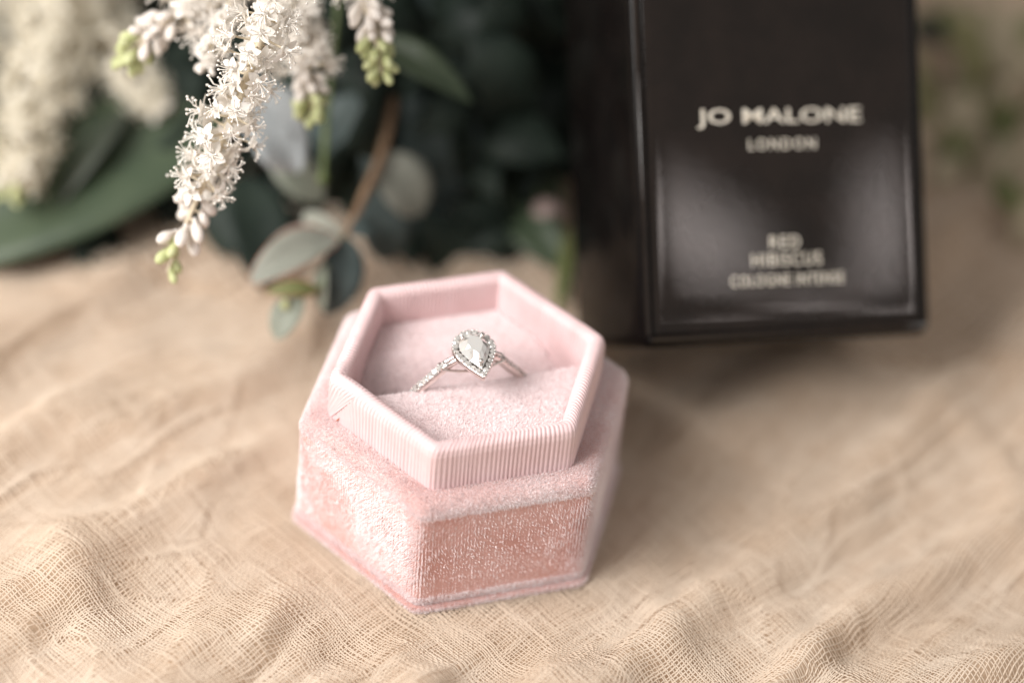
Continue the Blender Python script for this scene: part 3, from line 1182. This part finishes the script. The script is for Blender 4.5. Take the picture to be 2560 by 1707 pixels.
# silver leaf behind the spray
lr = empty("silver_leaf", at(560, 180, 40.8), "pale silver blue lobed leaf right behind the sharp flower spray", "leaf")
leaf(lr, 560, 175, 40.6, 690, 395, 40.9, 150, M_LEAF_SILVER, (.2, 0, .5), round_=.6, wave=.10, curl=.1)
leaf(lr, 600, 250, 40.8, 655, 400, 41.0, 90, M_LEAF_SILVER, (-.2, 0, .6), round_=.6, wave=.08)
lr = empty("silver_leaf", at(620, 330, 41.8), "grey shaded leaf tip below the silver blue leaf", "leaf")
leaf(lr, 610, 330, 41.6, 745, 465, 41.9, 95, M_LEAF_MINT, (0, 0, .3), round_=.6)

# pointed leaf
lr = empty("pointed_leaf", at(860, 100, 41.4), "narrow pointed green leaf reaching right below the short flower spray", "leaf")
leaf(lr, 850, 95, 41.3, 1085, 228, 40.9, 88, M_LEAF_GREEN, (.0, 0, .7), round_=.8, shape=.8, fold=.25)

# eucalyptus branch
eb = empty("eucalyptus_branch", at(905, 200, 42.2), "eucalyptus branch with a brown stem bending down to the ring box, grey round leaves", "branch")
P = smooth_path([at(912, 120, 42.6), at(905, 215, 42.2), at(878, 350, 41.8), at(840, 440, 41.4), at(808, 510, 41.1), at(790, 545, 41.0)], 24)
part("stem", *tube(P, list(np.linspace(.105, .06, 24)), 8), M_BSTEM, eb)
leaf(eb, 865, 360, 41.9, 975, 490, 42.2, 135, M_LEAF_PALE, (.3, 0, .7), round_=.5)
leaf(eb, 905, 230, 42.8, 1040, 470, 43.4, 260, M_LEAF_SLATE, (.2, 0, .2), round_=.5)
leaf(eb, 890, 230, 42.8, 760, 430, 43.6, 230, M_LEAF_SLATE, (-.2, 0, .1), round_=.5)
leaf(eb, 850, 440, 41.9, 905, 600, 42.3, 120, M_LEAF_SLATE, (.3, 0, .3), round_=.5)
leaf(eb, 795, 540, 41.0, 690, 495, 41.4, 60, M_LEAF_PALE, (0, 0, -.3), round_=.6)
leaf(eb, 800, 535, 41.0, 865, 515, 41.3, 50, M_LEAF_SLATE, (0, 0, .3), round_=.6)
leaf(eb, 775, 540, 41.2, 600, 600, 41.2, 90, M_LEAF_ROSE, (-.2, 0, .8), round_=.55)
leaf(eb, 780, 548, 40.8, 572, 645, 40.2, 100, M_LEAF_PALE, (-.3, 0, .8), True, round_=.6, fold=.25)
leaf(eb, 800, 545, 40.9, 752, 722, 40.6, 105, M_LEAF_SLATE, (.5, 0, .2), round_=.55)
leaf(eb, 745, 600, 40.5, 740, 715, 40.3, 40, M_LEAF_MINT, (-.6, 0, .2), round_=.6)
leaf(eb, 735, 668, 40.2, 610, 668, 40.0, 42, M_LEAF_OLIVE, (-.2, 0, .9), True, round_=.6)
leaf(eb, 690, 675, 40.1, 632, 778, 39.9, 72, M_LEAF_MINT, (-.2, 0, .6), round_=.55)
m = MB()
m.add(*tube(smooth_path([at(790, 545, 41.0), at(757, 600, 40.6), at(735, 660, 40.2), at(680, 690, 40.0)], 12), list(np.linspace(.05, .02, 12)), 6))
part("stem_tip", m.v, m.f, M_GSTEM, eb)
m = MB()
m.add(*ball(at(655, 700, 39.9), .075, 8, 6, (1, 1, 1.5)))
part("leaf_bud", m.v, m.f, M_GBUD, eb)

# dark round leaves behind
rl = empty("eucalyptus_branch", at(1060, -40, 44.5), "blackish eucalyptus branch with big round leaves left of the black carton", "branch")
P = smooth_path([at(1000, -160, 45.0), at(1070, 0, 44.8), at(1120, 170, 44.6), at(1160, 330, 44.6), at(1170, 470, 44.8)], 20)
part("stem", *tube(P, list(np.linspace(.10, .05, 20)), 7), M_BSTEM, rl)
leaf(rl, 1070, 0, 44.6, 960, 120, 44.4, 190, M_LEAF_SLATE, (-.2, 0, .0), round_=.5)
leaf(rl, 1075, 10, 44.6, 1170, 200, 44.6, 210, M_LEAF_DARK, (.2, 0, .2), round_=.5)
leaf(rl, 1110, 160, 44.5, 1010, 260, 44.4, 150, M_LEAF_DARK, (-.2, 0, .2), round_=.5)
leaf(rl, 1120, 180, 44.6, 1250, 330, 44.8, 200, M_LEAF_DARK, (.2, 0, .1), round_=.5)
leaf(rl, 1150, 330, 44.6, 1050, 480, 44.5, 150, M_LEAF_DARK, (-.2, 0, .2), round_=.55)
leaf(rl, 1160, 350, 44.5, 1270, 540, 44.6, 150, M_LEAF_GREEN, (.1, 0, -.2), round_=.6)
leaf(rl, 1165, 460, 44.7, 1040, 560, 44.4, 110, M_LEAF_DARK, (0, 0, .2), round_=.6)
leaf(rl, 1010, 470, 43.8, 960, 580, 43.2, 100, M_LEAF_SLATE, (0, 0, .3), round_=.55)
leaf(rl, 1060, 490, 43.8, 1110, 590, 43.2, 110, M_LEAF_DARK, (.1, 0, .3), round_=.55)
leaf(rl, 1180, 480, 43.8, 1290, 610, 43.0, 110, M_LEAF_GREEN, (.1, 0, .2), round_=.6)
leaf(rl, 930, 480, 43.6, 880, 580, 43.0, 90, M_LEAF_SLATE, (-.1, 0, .3), round_=.55)
leaf(rl, 1165, 460, 44.7, 1230, 590, 44.3, 110, M_LEAF_DARK, (0, 0, .2), round_=.6)

gs = empty("green_stalk", at(775, -100, 41.0), "thin bare green stalk dropping past the second flower spray", "stalk")
P = smooth_path([at(785, -120, 41.2), at(772, 60, 41.0), at(752, 250, 41.0), at(742, 410, 41.2)], 20)
part("stem", *tube(P, .05, 7), M_GSTEM, gs)
part("stalk_tip", *ball(P[-1], .09, 8, 6, (1, 1, 1.6)), M_GSTEM, gs)

pb = empty("pink_flower_bud", at(1256, 480, 43.6), "small blurred pink bud beside the left side of the black carton", "bud")
V, F = ball(at(1258, 492, 43.6), .30, 12, 9, (1, 1, .9))
part("bud", V, F, M_PINKBUD, pb)
part("stem", *tube(smooth_path([at(1258, 492, 43.7), at(1230, 430, 44.2), at(1190, 390, 44.6)], 8), .05, 6), M_GSTEM, pb)
gb = empty("grass_blade", at(1300, 480, 43.4), "blurred upright green blade at the left side of the black carton", "leaf")
leaf(gb, 1302, 520, 43.4, 1280, 720, 42.4, 34, M_LEAF_OLIVE, (.2, 0, .4), round_=.6)
leaf(gb, 1312, 560, 43.6, 1300, 690, 42.8, 34, M_LEAF_GREEN, (-.2, 0, .4), round_=.6)

# dark leaf between spray and branch
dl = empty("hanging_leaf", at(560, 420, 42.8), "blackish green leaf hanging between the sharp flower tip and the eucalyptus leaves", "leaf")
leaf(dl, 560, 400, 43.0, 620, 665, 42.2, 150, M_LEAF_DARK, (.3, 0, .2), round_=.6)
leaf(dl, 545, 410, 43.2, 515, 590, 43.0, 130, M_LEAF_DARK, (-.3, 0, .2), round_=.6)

# greenery beyond the carton on the right
rs = empty("olive_sprig", at(2420, -60, 48.5), "blurred olive sprig on the cloth right of the black carton", "sprig")
P = smooth_path([at(2560, 60, 48.4), at(2440, 170, 47.9), at(2330, 280, 47.4), at(2230, 420, 46.7)], 20)
part("stem", *tube(P, .06, 6), M_GSTEM, rs)
rr = random.Random(4)
for k in range(46):
    q = rr.random()
    x, y = 2420 - 300 * q + rr.uniform(-70, 70), 10 + 470 * rr.random() * (1 - .25 * q)
    gd = 50.6 - y * .0085
    dd = gd - rr.uniform(.4, 1.8)
    leaf(rs, x, y, dd, x + rr.uniform(-130, 60), y + rr.uniform(-40, 110), dd - .1, rr.uniform(60, 105), (M_LEAF_TAN, M_LEAF_MOSS, M_LEAF_TAN, M_LEAF_MOSS, M_LEAF_OLIVE)[k % 5], (rr.uniform(-.3, .3), 0, .6), round_=.6)
dk = empty("dark_fallen_leaf", at(2110, 90, 49.0), "dark blurred leaf lying on the cloth at the top right corner", "leaf")
leaf(dk, 2080, 70, 48.6, 2260, 95, 48.9, 75, M_LEAF_DARK, (0, 0, .5), round_=.6)


# the dark depth of the bouquet: leaves past counting
def mass():
    V, F = [], []
    r = random.Random(21)
    n = 0
    while n < 1300:
        x = r.uniform(-15, 5.2)
        y = r.uniform(5.6, 17)
        z = r.uniform(.1, 8.2)
        lim = (6.9 if z > 1.2 else 5.8 if x < -2.6 else 6.1) + .8 * math.sin(x * .9) * .6 + (z - 2) * .28
        if y < lim: continue
        if x > 1.2 and y < 8.5 + (x - 1.2) * .9: continue
        if x < -3.2 and y < 12.5 and z > 1.0 + .35 * max(0, y - 6.5) * (1 if x > -5.5 else .5): continue
        c = np.array([x, y, z])
        ax = np.array([r.uniform(-1, 1), r.uniform(-1, .3), r.uniform(-.8, .5)])
        ax /= np.linalg.norm(ax)
        L = r.uniform(.9, 1.9)
        v, f = leaf_geo(c, c + ax * L, L * r.uniform(.45, .75), np.array([r.uniform(-.6, .6), -.8, r.uniform(.2, 1.4)]), nl=5, nw=3, round_=.55)
        k = len(V)
        V.extend(v)
        F.extend(tuple(i + k for i in q) for q in f)
        n += 1
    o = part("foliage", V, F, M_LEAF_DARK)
    tag(o, "dark mass of leaves in the depth of the bouquet behind the flowers", "foliage", kind="stuff")


mass()
